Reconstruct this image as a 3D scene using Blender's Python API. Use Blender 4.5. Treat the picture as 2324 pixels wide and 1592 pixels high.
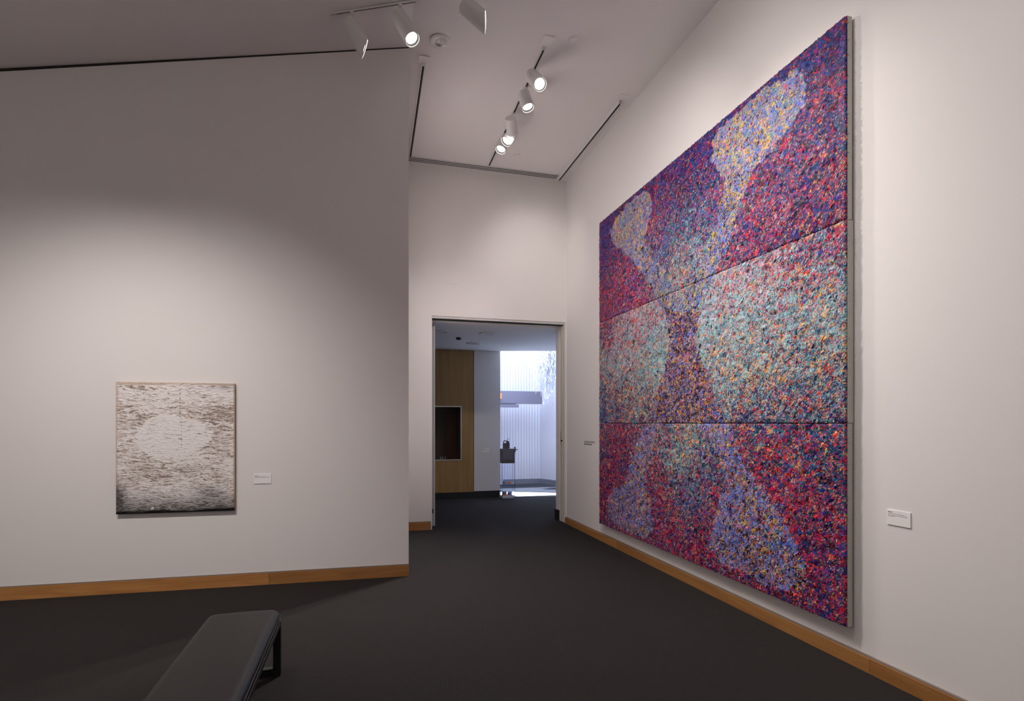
import bpy, math
import numpy as np
from mathutils import Vector, Matrix

for o in list(bpy.data.objects):
    bpy.data.objects.remove(o, do_unlink=True)
scene = bpy.context.scene
COL = scene.collection
rng = np.random.default_rng(7)

# ------------------------------------------------------------------ camera
W_PX, H_PX, F_PX, HORIZON = 2324.0, 1592.0, 1251.0, 961.0
YAW = math.atan((1162.0 - 823.0) / F_PX)
cam_d = bpy.data.cameras.new('camera')
cam_d.sensor_fit = 'HORIZONTAL'
cam_d.sensor_width = 36.0
cam_d.lens = F_PX / W_PX * 36.0
cam_d.shift_y = (HORIZON - H_PX / 2) / W_PX
cam_d.clip_start = 0.05
cam = bpy.data.objects.new('camera', cam_d)
COL.objects.link(cam)
cam.location = (0, 0, 1.5)
cam.rotation_euler = (math.pi / 2, 0, -YAW)
scene.camera = cam

# ------------------------------------------------------------------ world and exposure
world = bpy.data.worlds.new('daylight')
scene.world = world
world.use_nodes = True
bg = world.node_tree.nodes['Background']
bg.inputs['Color'].default_value = (0.56, 0.72, 1.0, 1)
bg.inputs['Strength'].default_value = 15.0
sun_d = bpy.data.lights.new('sun', 'SUN')
sun_d.energy = 26.0
sun_d.color = (.60, .76, 1.0)
sun_d.angle = math.radians(1.0)
sun = bpy.data.objects.new('sun', sun_d)
COL.objects.link(sun)
sun.location = (3, 12, 9)
sun.rotation_euler = Vector((.12, .03, -1.0)).to_track_quat('-Z', 'Y').to_euler()
vs = scene.view_settings
vs.view_transform = 'Standard'
vs.look = 'None'
vs.gamma = 1.0
vs.use_curve_mapping = False
vs.exposure = -0.05


def spot(pos, target, energy, angle, blend=1.0, col=(1.0, 0.925, 0.895), radius=0.05):
    ld = bpy.data.lights.new('gallery_spot', 'SPOT')
    ld.energy = energy
    ld.spot_size = math.radians(angle)
    ld.spot_blend = blend
    ld.color = col
    ld.shadow_soft_size = radius
    o = bpy.data.objects.new('gallery_spot', ld)
    COL.objects.link(o)
    o.location = pos
    d = Vector(target) - Vector(pos)
    o.rotation_euler = d.to_track_quat('-Z', 'Y').to_euler()
    return o


# track heads on the tracks behind and beside the camera (out of the picture, no bodies); the last is an added wash on the back wall
for x, e in ((-2.35, 225), (-1.5, 225)):
    spot((x, 2.75, 4.5), (x - .05, 5.6, .25), e * 1.1, 77)
for (p, t, e, a) in (((-.5, 1.3, 4.75), (2.95, 1.0, 3.1), 98, 96), ((-.5, 2.6, 4.75), (2.95, 2.5, 3.1), 104, 96), ((.8, 2.9, 4.8), (2.95, 4.3, 2.7), 108, 92),
                     ((1.2, 3.3, 4.85), (2.95, 5.9, 2.9), 120, 84), ((1.5, 3.4, 4.8), (.95, 7.78, 2.3), 190, 36)):
    spot(p, t, e, a)
# spots without lamp bodies, added on the walls behind the camera for bounce light
for (p, t, e) in (((-3.2, -1.0, 4.2), (-6, -1.0, 2.0), 260), ((-3.2, 2.0, 4.2), (-6, 2.0, 2.0), 240),
                  ((-3.5, -1.2, 4.2), (-3.5, -4, 2.0), 230), ((-.5, -1.2, 4.6), (-.5, -4, 2.2), 230), ((1.6, -1.2, 4.7), (1.6, -4, 2.4), 230)):
    spot(p, t, e, 95)

# ------------------------------------------------------------------ helpers
ORG = {}


def link(o, parent=None, org=None):
    COL.objects.link(o)
    if parent is not None:
        o.parent = parent
        ORG[o.name] = ORG[parent.name]
    else:
        ORG[o.name] = np.array(org if org is not None else (0, 0, 0), float)
        o.location = ORG[o.name]
    return o


def empty(name, loc):
    o = bpy.data.objects.new(name, None)
    o.empty_display_size = 0.1
    return link(o, None, loc)


def tag(o, label=None, cat=None, group=None, kind=None):
    if label: o['label'] = label
    if cat: o['category'] = cat
    if group: o['group'] = group
    if kind: o['kind'] = kind
    return o


def mk(name, V, F, mat, parent=None, org=None, smooth=False):
    """mesh object from world-space vertices"""
    me = bpy.data.meshes.new(name)
    o = bpy.data.objects.new(name, me)
    link(o, parent, org)
    V = np.asarray(V, float) - ORG[o.name]
    me.from_pydata([tuple(v) for v in V], [], [tuple(f) for f in F])
    me.update()
    if mat: me.materials.append(mat)
    if smooth:
        me.polygons.foreach_set('use_smooth', [True] * len(me.polygons))
    return o


def mk_np(name, V, tris, mat, parent=None, org=None, colors=None, smooth=False):
    """fast triangle mesh, optional per-vertex linear colours"""
    me = bpy.data.meshes.new(name)
    o = bpy.data.objects.new(name, me)
    link(o, parent, org)
    V = np.asarray(V, np.float32) - ORG[o.name].astype(np.float32)
    n, t = len(V), len(tris)
    me.vertices.add(n)
    me.vertices.foreach_set('co', V.ravel())
    me.loops.add(t * 3)
    me.loops.foreach_set('vertex_index', np.asarray(tris, np.int32).ravel())
    me.polygons.add(t)
    me.polygons.foreach_set('loop_start', np.arange(0, t * 3, 3, dtype=np.int32))
    if smooth:
        me.polygons.foreach_set('use_smooth', np.ones(t, bool))
    if colors is not None:
        at = me.color_attributes.new('paint', 'FLOAT_COLOR', 'POINT')
        c = np.ones((n, 4), np.float32)
        c[:, :3] = colors
        at.data.foreach_set('color', c.ravel())
    me.update(calc_edges=True)
    me.validate()
    if mat: me.materials.append(mat)
    return o


class MB:
    def __init__(s):
        s.V = []; s.F = []

    def add(s, V, F):
        b = len(s.V)
        s.V += [tuple(v) for v in V]
        s.F += [tuple(i + b for i in f) for f in F]
        return s

    def box(s, lo, hi):
        (a, b, c), (d, e, f) = lo, hi
        V = [(a, b, c), (d, b, c), (d, e, c), (a, e, c), (a, b, f), (d, b, f), (d, e, f), (a, e, f)]
        return s.add(V, [(3, 2, 1, 0), (4, 5, 6, 7), (0, 1, 5, 4), (1, 2, 6, 5), (2, 3, 7, 6), (3, 0, 4, 7)])

    def prism(s, poly, z0, z1):
        """vertical prism over an xy polygon (counter-clockwise)"""
        n = len(poly)
        V = [(x, y, z0) for x, y in poly] + [(x, y, z1) for x, y in poly]
        F = [tuple(range(n - 1, -1, -1)), tuple(range(n, 2 * n))]
        F += [(i, (i + 1) % n, n + (i + 1) % n, n + i) for i in range(n)]
        return s.add(V, F)

    def rings(s, rings, cap0=True, cap1=True):
        b = len(s.V); n = len(rings[0])
        for r in rings: s.V += [tuple(v) for v in r]
        for k in range(len(rings) - 1):
            for i in range(n):
                j = (i + 1) % n
                s.F.append((b + k * n + i, b + k * n + j, b + (k + 1) * n + j, b + (k + 1) * n + i))
        if cap0: s.F.append(tuple(b + i for i in range(n - 1, -1, -1)))
        if cap1: s.F.append(tuple(b + (len(rings) - 1) * n + i for i in range(n)))
        return s

    def tube(s, p0, p1, r, n=10, r1=None):
        p0, p1 = np.array(p0, float), np.array(p1, float)
        a = (p1 - p0) / np.linalg.norm(p1 - p0)
        e1, e2 = frame(a)
        r1 = r if r1 is None else r1
        an = np.linspace(0, 2 * math.pi, n, endpoint=False)
        ring = lambda p, q: [p + q * (math.cos(t) * e1 + math.sin(t) * e2) for t in an]
        return s.rings([ring(p0, r), ring(p1, r1)])

    def obj(s, name, mat, parent=None, org=None, smooth=False, bevel=0):
        o = mk(name, s.V, s.F, mat, parent, org, smooth)
        if bevel:
            m = o.modifiers.new('bevel', 'BEVEL')
            m.width = bevel; m.segments = 2; m.limit_method = 'ANGLE'
        return o


def frame(a):
    a = np.asarray(a, float) / np.linalg.norm(a)
    h = np.array([0, 0, 1.0]) if abs(a[2]) < .95 else np.array([1.0, 0, 0])
    e1 = np.cross(h, a); e1 /= np.linalg.norm(e1)
    return e1, np.cross(a, e1)


def srgb(*c):
    c = np.array(c, float) / 255.0
    return np.where(c <= .04045, c / 12.92, ((c + .055) / 1.055) ** 2.4)


# ------------------------------------------------------------------ materials
def mat(name, rgb, rough=.6, metal=0.0, spec=.5, bump=None, vary=0.0, vscale=3.0):
    m = bpy.data.materials.new(name)
    m.use_nodes = True
    nt = m.node_tree; N = nt.nodes; L = nt.links
    p = N['Principled BSDF']
    p.inputs['Base Color'].default_value = (*rgb, 1)
    p.inputs['Roughness'].default_value = rough
    p.inputs['Metallic'].default_value = metal
    p.inputs['Specular IOR Level'].default_value = spec
    tc = N.new('ShaderNodeTexCoord')
    if vary:
        nz = N.new('ShaderNodeTexNoise'); nz.inputs['Scale'].default_value = vscale; nz.inputs['Detail'].default_value = 4
        L.new(tc.outputs['Object'], nz.inputs['Vector'])
        mx = N.new('ShaderNodeMix'); mx.data_type = 'RGBA'
        mx.inputs['A'].default_value = (*[c * (1 - vary) for c in rgb], 1)
        mx.inputs['B'].default_value = (*[min(1, c * (1 + vary)) for c in rgb], 1)
        L.new(nz.outputs['Fac'], mx.inputs['Factor'])
        L.new(mx.outputs['Result'], p.inputs['Base Color'])
    if bump:
        sc, st, dist = bump
        nb = N.new('ShaderNodeTexNoise'); nb.inputs['Scale'].default_value = sc; nb.inputs['Detail'].default_value = 3
        L.new(tc.outputs['Object'], nb.inputs['Vector'])
        b = N.new('ShaderNodeBump'); b.inputs['Strength'].default_value = st; b.inputs['Distance'].default_value = dist
        L.new(nb.outputs['Fac'], b.inputs['Height'])
        L.new(b.outputs['Normal'], p.inputs['Normal'])
    return m


def wood_mat(name, dark, light, axis, rough=.38, scale=1.0):
    """grain drawn out along one axis (0 x, 1 y, 2 z)"""
    m = bpy.data.materials.new(name); m.use_nodes = True
    nt = m.node_tree; N = nt.nodes; L = nt.links
    p = N['Principled BSDF']; p.inputs['Roughness'].default_value = rough
    tc = N.new('ShaderNodeTexCoord'); mp = N.new('ShaderNodeMapping')
    sc = [26 * scale] * 3; sc[axis] = 1.6 * scale
    mp.inputs['Scale'].default_value = sc
    L.new(tc.outputs['Object'], mp.inputs['Vector'])
    oi = N.new('ShaderNodeObjectInfo')
    ad = N.new('ShaderNodeVectorMath'); ad.operation = 'ADD'
    ml = N.new('ShaderNodeMath'); ml.operation = 'MULTIPLY'; ml.inputs[1].default_value = 37.0
    L.new(oi.outputs['Random'], ml.inputs[0])
    L.new(mp.outputs['Vector'], ad.inputs[0]); L.new(ml.outputs[0], ad.inputs[1])
    nz = N.new('ShaderNodeTexNoise'); nz.inputs['Scale'].default_value = 1.0; nz.inputs['Detail'].default_value = 6
    nz.inputs['Distortion'].default_value = .8
    L.new(ad.outputs[0], nz.inputs['Vector'])
    cr = N.new('ShaderNodeValToRGB')
    cr.color_ramp.elements[0].position = .3; cr.color_ramp.elements[0].color = (*dark, 1)
    cr.color_ramp.elements[1].position = .68; cr.color_ramp.elements[1].color = (*light, 1)
    L.new(nz.outputs['Fac'], cr.inputs['Fac'])
    hs = N.new('ShaderNodeHueSaturation')
    mr = N.new('ShaderNodeMapRange'); mr.inputs['To Min'].default_value = .85; mr.inputs['To Max'].default_value = 1.15
    L.new(oi.outputs['Random'], mr.inputs['Value']); L.new(mr.outputs[0], hs.inputs['Value'])
    L.new(cr.outputs['Color'], hs.inputs['Color'])
    L.new(hs.outputs['Color'], p.inputs['Base Color'])
    return m


def emit_mat(name, rgb, strength):
    m = bpy.data.materials.new(name); m.use_nodes = True
    p = m.node_tree.nodes['Principled BSDF']
    p.inputs['Base Color'].default_value = (*rgb, 1)
    p.inputs['Emission Color'].default_value = (*rgb, 1)
    p.inputs['Emission Strength'].default_value = strength
    return m


def paint_mat(name, rough=.42):
    m = bpy.data.materials.new(name); m.use_nodes = True
    nt = m.node_tree; N = nt.nodes; L = nt.links
    p = N['Principled BSDF']; p.inputs['Roughness'].default_value = rough
    p.inputs['Specular IOR Level'].default_value = .2
    a = N.new('ShaderNodeAttribute'); a.attribute_name = 'paint'
    L.new(a.outputs['Color'], p.inputs['Base Color'])
    return m


def carpet_mat():
    m = bpy.data.materials.new('carpet'); m.use_nodes = True
    nt = m.node_tree; N = nt.nodes; L = nt.links
    p = N['Principled BSDF']; p.inputs['Roughness'].default_value = .95
    p.inputs['Specular IOR Level'].default_value = .15
    tc = N.new('ShaderNodeTexCoord')
    mp = N.new('ShaderNodeMapping'); mp.inputs['Rotation'].default_value = (0, 0, math.radians(9))
    L.new(tc.outputs['Object'], mp.inputs['Vector'])
    wv = N.new('ShaderNodeTexWave'); wv.inputs['Scale'].default_value = 27; wv.inputs['Distortion'].default_value = .6
    wv.inputs['Detail'].default_value = 2; wv.inputs['Detail Scale'].default_value = 9
    L.new(mp.outputs['Vector'], wv.inputs['Vector'])
    w2 = N.new('ShaderNodeTexWave'); w2.bands_direction = 'Y'; w2.inputs['Scale'].default_value = 23; w2.inputs['Distortion'].default_value = .6
    L.new(mp.outputs['Vector'], w2.inputs['Vector'])
    mul = N.new('ShaderNodeMath'); mul.operation = 'MULTIPLY'
    L.new(wv.outputs['Fac'], mul.inputs[0]); L.new(w2.outputs['Fac'], mul.inputs[1])
    nz = N.new('ShaderNodeTexNoise'); nz.inputs['Scale'].default_value = 260; nz.inputs['Detail'].default_value = 2
    L.new(tc.outputs['Object'], nz.inputs['Vector'])
    s = N.new('ShaderNodeMath'); s.operation = 'ADD'
    L.new(mul.outputs[0], s.inputs[0]); L.new(nz.outputs['Fac'], s.inputs[1])
    cr = N.new('ShaderNodeValToRGB')
    cr.color_ramp.elements[0].position = .2; cr.color_ramp.elements[0].color = (.012, .0105, .010, 1)
    cr.color_ramp.elements[1].position = .85; cr.color_ramp.elements[1].color = (.046, .041, .0385, 1)
    sc = N.new('ShaderNodeMath'); sc.operation = 'MULTIPLY'; sc.inputs[1].default_value = .62
    L.new(s.outputs[0], sc.inputs[0]); L.new(sc.outputs[0], cr.inputs['Fac'])
    L.new(cr.outputs['Color'], p.inputs['Base Color'])
    b = N.new('ShaderNodeBump'); b.inputs['Strength'].default_value = .6; b.inputs['Distance'].default_value = .004
    L.new(s.outputs[0], b.inputs['Height']); L.new(b.outputs['Normal'], p.inputs['Normal'])
    return m


def glass_mat(name, tint=(.93, .95, 1.0), rough=.02):
    m = bpy.data.materials.new(name); m.use_nodes = True
    p = m.node_tree.nodes['Principled BSDF']
    p.inputs['Base Color'].default_value = (*tint, 1)
    p.inputs['Transmission Weight'].default_value = 1.0
    p.inputs['Roughness'].default_value = rough
    p.inputs['IOR'].default_value = 1.1
    return m


M = dict(
    wall=mat('wall_paint', (.80, .77, .755), .75, spec=.25, bump=(260, .12, .002), vary=.015, vscale=1.2),
    ceil=mat('ceiling_paint', (.86, .82, .815), .85, spec=.2, bump=(300, .05, .001)),
    white=mat('white_enamel', (.76, .745, .73), .45),
    trimw=mat('trim_paint', (.62, .60, .585), .5),
    cream=mat('cream_door_paint', (.60, .55, .45), .5),
    greyp=mat('grey_door_paint', (.40, .40, .41), .5),
    black=mat('black_enamel', (.006, .006, .007), .4),
    dark=mat('dark_slot', (.012, .011, .011), .7),
    rubber=mat('black_rubber_base', (.008, .009, .011), .55),
    chrome=mat('brushed_metal', (.55, .55, .56), .3, 1.0),
    leather=mat('black_leather', (.009, .0078, .0073), .42, spec=.27, bump=(90, .1, .002)),
    carpet=carpet_mat(),
    maple=wood_mat('maple_baseboard', (.33, .14, .040), (.47, .225, .075), 1),
    maplex=wood_mat('maple_baseboard_x', (.33, .14, .040), (.47, .225, .075), 0),
    reveal=mat('baseboard_top_reveal', (.20, .16, .13), .7),
    veneer=wood_mat('maple_veneer', (.30, .17, .055), (.40, .245, .09), 2, scale=.5),
    brown=mat('brown_cloth', (.10, .045, .025), .9, vary=.3, vscale=60),
    taupe=mat('taupe_panel', (.22, .18, .15), .8),
    canvas_side=mat('primed_canvas_edge', (.56, .54, .49), .8, bump=(500, .15, .001), vary=.06, vscale=14),
    card=mat('label_card', (.90, .875, .865), .6),
    ink=mat('printed_ink', (.10, .09, .09), .7),
    inkl=mat('printed_ink_grey', (.30, .28, .28), .7),
    lens=emit_mat('lamp_lens', (1.0, .95, .90), 5),
    baffle=mat('lamp_baffle', (.10, .095, .09), .5),
    lensoff=mat('unlit_lamp_reflector', (.55, .52, .51), .25, .6),
    impasto=paint_mat('impasto_paint', .5),
    canvas_paint=paint_mat('white_scraped_paint', .6),
    lobwall=mat('lobby_wall_paint', (.55, .51, .54), .7, vary=.03, vscale=1.0),
    lobbeam=mat('lilac_grey_beam_paint', (.17, .15, .19), .6),
    lobmat=mat('charcoal_entrance_mat', (.022, .020, .024), .95, bump=(120, .4, .004), vary=.25, vscale=30),
    curb=mat('lobby_curb', (.16, .155, .18), .6),
    tile=mat('white_floor_tile', (.84, .83, .84), .35),
    plant=mat('silvery_foliage', (.62, .60, .62), .6),
    acrylic=glass_mat('clear_acrylic'),
    glass=glass_mat('display_glass', (.9, .9, .9)),
    jug=mat('grey_plastic_jug', (.10, .095, .12), .45),
    signp=mat('mauve_sign_panel', (.16, .14, .19), .6),
    olive=mat('olive_sign_band', (.12, .11, .075), .6),
    orange=mat('orange_paper', (.9, .28, .10), .6),
    lilac=mat('lilac_paper', (.34, .32, .46), .7),
)

# ------------------------------------------------------------------ room shell
XW, YF, ZC = 2.96, 7.785, 5.14
LX, LY = 0.437, 5.50                 # free end of the left wall
LDIR = np.array([-0.99923, 0.0393, 0])   # along the left wall, away from its free end
LNRM = np.array([-0.0393, -0.99923, 0])  # out of the left wall, into the room


def lw(s, z, d=0.0):
    """point on the left wall: s metres from its free end, z up, d out of the wall"""
    p = np.array([LX, LY, 0]) + LDIR * s + LNRM * d
    return (p[0], p[1], z)


tag(MB().box((-6, -4, -.2), (6.6, 10.86, 0)).obj('floor', M['carpet']), kind='structure')
tag(MB().box((XW, -4, 0), (XW + .25, 8.16, ZC)).obj('wall_right', M['wall']), kind='structure')
p0, p1 = lw(0, 0), lw(6.4, 0)
tag(MB().prism([(p0[0], p0[1]), (LX, YF + .2), (-6.0, YF + .2), (p1[0], p1[1])], 0, 5.6).obj('wall_left', M['wall']), kind='structure')
b = MB()
b.box((LX, YF, 0), (.944, YF + .2, ZC + .3))
b.box((.944, YF, 3.016), (XW, YF + .2, ZC + .3))
b.box((2.945, YF, 0), (XW, YF + .2, 3.016))
tag(b.obj('wall_back', M['wall']), kind='structure')
tag(MB().box((-6.2, -4.2, 0), (3.2, -4, 5.6)).obj('wall_front', M['wall']), kind='structure')
tag(MB().box((-6.2, -4, 0), (-6, 6, 5.6)).obj('wall_side', M['wall']), kind='structure')
# ceiling: flat over the alcove, a shallow step at the left wall's end, sloping down to the left
b = MB()
b.add([(1.35, 5.5, ZC), (XW + .1, 5.5, ZC), (XW + .1, YF + .1, ZC), (1.35, YF + .1, ZC), (LX, 5.5, 5.2), (LX, YF + .1, ZC)], [(3, 2, 1, 0), (5, 3, 0, 4)])
zs = lambda x: 5.2 - (LX - x) * .2063
xs = [(-6.1, zs(-6.1)), (LX, 5.2), (1.35, ZC), (XW + .1, ZC)]
V = []
for x, z in xs:
    V += [(x, -4.1, z), (x, 5.5 if x > 0 else 5.95, z)]
b.add(V, [(2 * i + 1, 2 * i + 3, 2 * i + 2, 2 * i) for i in range(3)])
tag(b.obj('ceiling', M['ceil']), kind='structure')

# shadow reveal between left wall and sloping ceiling
tag(MB().add([lw(-.002, 5.193, .006), lw(-.002, 5.199, .006), lw(6.3, 5.199 - 6.3 * .2063, .006), lw(6.3, 5.165 - 6.3 * .2063, .006),
              lw(-.002, 5.193, 0), lw(-.002, 5.199, 0), lw(6.3, 5.199 - 6.3 * .2063, 0), lw(6.3, 5.165 - 6.3 * .2063, 0)],
             [(0, 1, 2, 3), (7, 6, 5, 4), (0, 4, 5, 1), (3, 2, 6, 7), (1, 5, 6, 2), (0, 3, 7, 4)]).obj('trim_1', M['dark']), kind='structure')


# baseboards: one board per length
def slab_on_left(s0, s1, z0, z1, t):
    a = [lw(s0, z0), lw(s0, z0, t), lw(s1, z0, t), lw(s1, z0)]
    c = [lw(s0, z1), lw(s0, z1, t), lw(s1, z1, t), lw(s1, z1)]
    return a + c, [(0, 1, 2, 3), (7, 6, 5, 4), (0, 4, 5, 1), (1, 5, 6, 2), (2, 6, 7, 3), (3, 7, 4, 0)]


bl = empty('baseboard_left', lw(0, 0)); tag(bl, kind='structure')
for s0, s1 in ((-.002, 1.277), (1.279, 4.2), (4.202, 6.3)):
    mk('baseboard_plank', *slab_on_left(s0, s1, 0, .108, .02), M['maplex'], bl)
mk('top_reveal', *slab_on_left(-.002, 6.3, .108, .116, .012), M['reveal'], bl)
br = empty('baseboard_right', (XW, 3, 0)); tag(br, kind='structure')
for y0, y1 in ((-4, .55), (.552, 2.62), (2.622, 4.1), (4.102, 6.02), (6.022, 7.76)):
    MB().box((XW - .035, y0, 0), (XW - .001, y1, .088)).obj('baseboard_plank', M['maple'], br)
MB().box((XW - .022, -4, .088), (XW - .001, 7.76, .094)).obj('top_reveal', M['reveal'], br)
bb = empty('baseboard_back', (.7, YF, 0)); tag(bb, kind='structure')
MB().box((LX, YF - .02, 0), (.925, YF - .001, .112)).obj('baseboard_plank', M['maplex'], bb)
MB().box((LX, YF - .012, .112), (.925, YF - .001, .12)).obj('top_reveal', M['reveal'], bb)

# ------------------------------------------------------------------ doorway and its pocket doors
b = MB()
b.box((.944, YF + .012, 2.985), (2.945, YF + .19, 3.016))
b.box((2.925, YF + .012, 0), (2.945, YF + .06, 2.985))
tag(b.obj('trim_2', M['trimw']), kind='structure')
tag(MB().box((.944, YF + .06, 2.972), (2.925, YF + .10, 2.985)).obj('trim_3', M['dark']), kind='structure')
dl = empty('door_1', (.95, YF + .1, 0)); tag(dl, kind='structure')
MB().box((.85, YF + .21, .012), (1.000, YF + .245, 2.93)).obj('door_leaf', M['greyp'], dl, bevel=.002)
MB().box((1.000, YF + .212, .012), (1.012, YF + .243, 2.93)).obj('edge_strip', M['trimw'], dl)
b = MB().box((.955, YF + .19, .20), (.985, YF + .21, .26))
b.obj('edge_pull', M['dark'], dl)
dr = empty('door_2', (2.93, YF + .08, 0)); tag(dr, kind='structure')
MB().box((2.905, YF + .068, .01), (2.958, YF + .118, 2.972)).obj('door_leaf', M['cream'], dr, bevel=.002)
MB().box((2.901, YF + .08, 1.16), (2.906, YF + .106, 1.36)).obj('lock_plate', M['chrome'], dr)
MB().tube((2.903, YF + .0685, 1.235), (2.903, YF + .06, 1.235), .014).obj('thumb_turn', M['black'], dr)
# pier beyond the opening, with its black base
pr = tag(MB().box((2.925, YF + .2, 0), (3.3, 8.16, 2.96)).obj('wall_corridor_pier', M['wall']), kind='structure')
MB().box((2.905, YF + .21, 0), (2.925, 8.17, .16)).obj('rubber_base', M['rubber'], pr)

# ------------------------------------------------------------------ corridor and lobby beyond the doorway
YB = 10.87
ZK = 2.96
EDGE = [(2.69, 10.81), (3.79, 10.51), (6.4, 9.80)]
tag(MB().prism([(-1.6, YF + .2), (6.6, YF + .2), (6.6, 9.75), (2.70, 10.81), (2.70, YB + .05), (-1.6, YB + .05)], ZK, ZK + .25).obj('ceiling_corridor', M['ceil']), kind='structure')
tag(MB().box((-1.8, YF + .2, 0), (-1.6, YB + .2, ZK + .2)).obj('wall_corridor_left', M['wall']), kind='structure')
tag(MB().box((6.4, YF, 0), (6.6, 13.2, 5.2)).obj('wall_corridor_right', M['lobwall']), kind='structure')
tag(MB().box((XW, 8.0, 0), (6.4, 8.16, ZK)).obj('wall_corridor_front', M['wall']), kind='structure')
# end wall: plaster pier and timber panelling with a display niche
we = tag(MB().box((2.156, YB, 0), (2.70, YB + .25, ZK)).obj('wall_corridor_end', M['wall']), kind='structure')
MB().box((2.15, YB - .018, 0), (2.705, YB, .135)).obj('rubber_base', M['rubber'], we)
wp = empty('wall_timber', (1.4, YB, 0)); tag(wp, kind='structure')
b = MB()
nx0, nx1, nz0, nz1 = .95, 1.882, .760, 1.838
b.box((-1.6, YB, .02), (nx0, YB + .05, ZK)); b.box((nx1, YB, .02), (2.144, YB + .05, ZK))
b.box((nx0, YB, nz1), (nx1, YB + .05, ZK)); b.box((nx0, YB, .02), (nx1, YB + .05, nz0))
b.obj('veneer_panel', M['veneer'], wp)
MB().box((2.144, YB + .006, 0), (2.156, YB + .05, ZK)).obj('shadow_gap', M['dark'], wp)
MB().box((-1.6, YB - .018, 0), (2.15, YB, .125)).obj('rubber_base', M['rubber'], wp)
dc = empty('display_case', (1.42, YB, nz0))
tag(dc, 'glazed display niche with metal frame set into the timber wall', 'display case')
b = MB()
b.box((nx0, YB + .05, nz0 - .02), (nx1, YB + .6, nz0)); b.box((nx0, YB + .05, nz1), (nx1, YB + .6, nz1 + .02))
b.box((nx0 - .02, YB + .05, nz0), (nx0, YB + .6, nz1)); b.box((nx1, YB + .05, nz0), (nx1 + .02, YB + .6, nz1))
b.box((nx0, YB + .6, nz0), (nx1, YB + .62, nz1))
b.obj('niche_lining', M['taupe'], dc)
b = MB(); w = .022
b.box((nx0, YB - .012, nz0 - .002), (nx1 + w, YB + .02, nz0 + w - .002)); b.box((nx0, YB - .012, nz1 - w + .002), (nx1 + w, YB + .02, nz1 + .004))
b.box((nx1 - .002, YB - .012, nz0 + w), (nx1 + w, YB + .02, nz1 - w))
b.box((nx0 - w, YB - .012, nz0 + w), (nx0, YB + .02, nz1 - w))
b.obj('metal_frame', M['chrome'], dc, bevel=.003)
MB().box((nx0, YB + .022, nz0 + .001), (nx1, YB + .026, nz1 - .001)).obj('glass_pane', M['glass'], dc)
cl = MB().add([(1.60, YB + .30, nz0 + .003), (1.875, YB + .30, nz0 + .003), (1.875, YB + .30, 1.835), (1.69, YB + .30, 1.835),
               (1.60, YB + .34, nz0 + .003), (1.875, YB + .34, nz0 + .003), (1.875, YB + .34, 1.835), (1.69, YB + .34, 1.835)],
              [(0, 1, 2, 3), (7, 6, 5, 4), (0, 4, 5, 1), (1, 5, 6, 2), (2, 6, 7, 3), (3, 7, 4, 0)]).obj('textile_panel', M['brown'], None, (1.74, YB + .3, nz0))
tag(cl, 'dark brown textile panel standing inside the display niche', 'textile')
# small pale object at the foot of the niche
b = MB()
for k in range(5):
    a = rng.uniform(0, 6.28)
    b.tube((1.54 + .02 * math.cos(a) + .014 * k, YB + .26, nz0 + .015), (1.54 + .05 * math.cos(a) + .014 * k, YB + .26 + .03 * math.sin(a), nz0 + .05 + .02 * rng.random()), .012, 7, .004)
tag(b.obj('ornament', M['plant'], None, (1.55, YB + .26, nz0)), 'small pale spiky ornament lying at the foot of the niche', 'ornament')

# lobby
GN = MB()
x = 2.2; V = []
pitch = .0705; gw = .008; gd = .014
poly = [(2.0, 13.0)]
while x < 4.25:
    poly += [(x, 13.0), (x, 13.0 + gd), (x + gw, 13.0 + gd), (x + gw, 13.0)]
    x += pitch
poly += [(4.262, 13.0), (4.262, 13.2), (2.0, 13.2)]
n = len(poly)
V = [(a, c, 0) for a, c in poly] + [(a, c, 5.2) for a, c in poly]
F = [(i, i + 1, n + i + 1, n + i) for i in range(n - 1)]
tag(mk('wall_lobby_boards', V, F, M['lobwall']), kind='structure')
tag(MB().prism([(4.262, 13.0), (5.45, 10.2), (5.65, 10.28), (4.46, 13.1)], 0, 5.2).obj('wall_lobby_right', M['lobwall']), kind='structure')
tag(MB().prism([(5.45, 10.2), (6.4, 9.9), (6.4, 10.1), (5.65, 10.3)], 0, 5.2).obj('wall_lobby_return', M['lobwall']), kind='structure')
tag(MB().box((1.9, YB + .65, 0), (2.0, 13.2, 5.2)).obj('wall_lobby_left', M['lobwall']), kind='structure')
tag(MB().box((1.9, YB + .63, 0), (2.45, YB + .66, 5.2)).obj('wall_lobby_near', M['lobwall']), kind='structure')
tag(MB().prism([(2.45, YB + .66), (2.45, YB + .25), (2.70, YB + .25), (2.70, 10.81), (6.6, 9.75), (6.6, 13.2), (1.9, 13.2), (1.9, YB + .66)], -.2, -.002).obj('floor_lobby', M['tile']), kind='structure')
tag(MB().prism([(3.17, 11.62), (4.55, 10.94), (5.1, 10.70), (4.55, 12.2), (4.25, 12.98), (2.2, 12.98), (2.2, 11.9)], -.002, .012).obj('floor_mat', M['lobmat']), kind='structure')
b = MB()
b.prism([(3.3, 12.95), (4.24, 12.95), (4.262, 13.0), (3.3, 13.0)], 0, .13)
b.prism([(4.20, 12.96), (4.85, 11.44), (4.90, 11.46), (4.26, 13.0)], 0, .13)
tag(b.obj('baseboard_lobby', M['curb']), kind='structure')
tag(MB().box((1.9, 12.0, 5.2), (6.6, 13.3, 5.35)).obj('ceiling_sky_shade', M['lobwall']), kind='structure')  # unseen roof band added to keep sky light off the upper back wall
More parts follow.
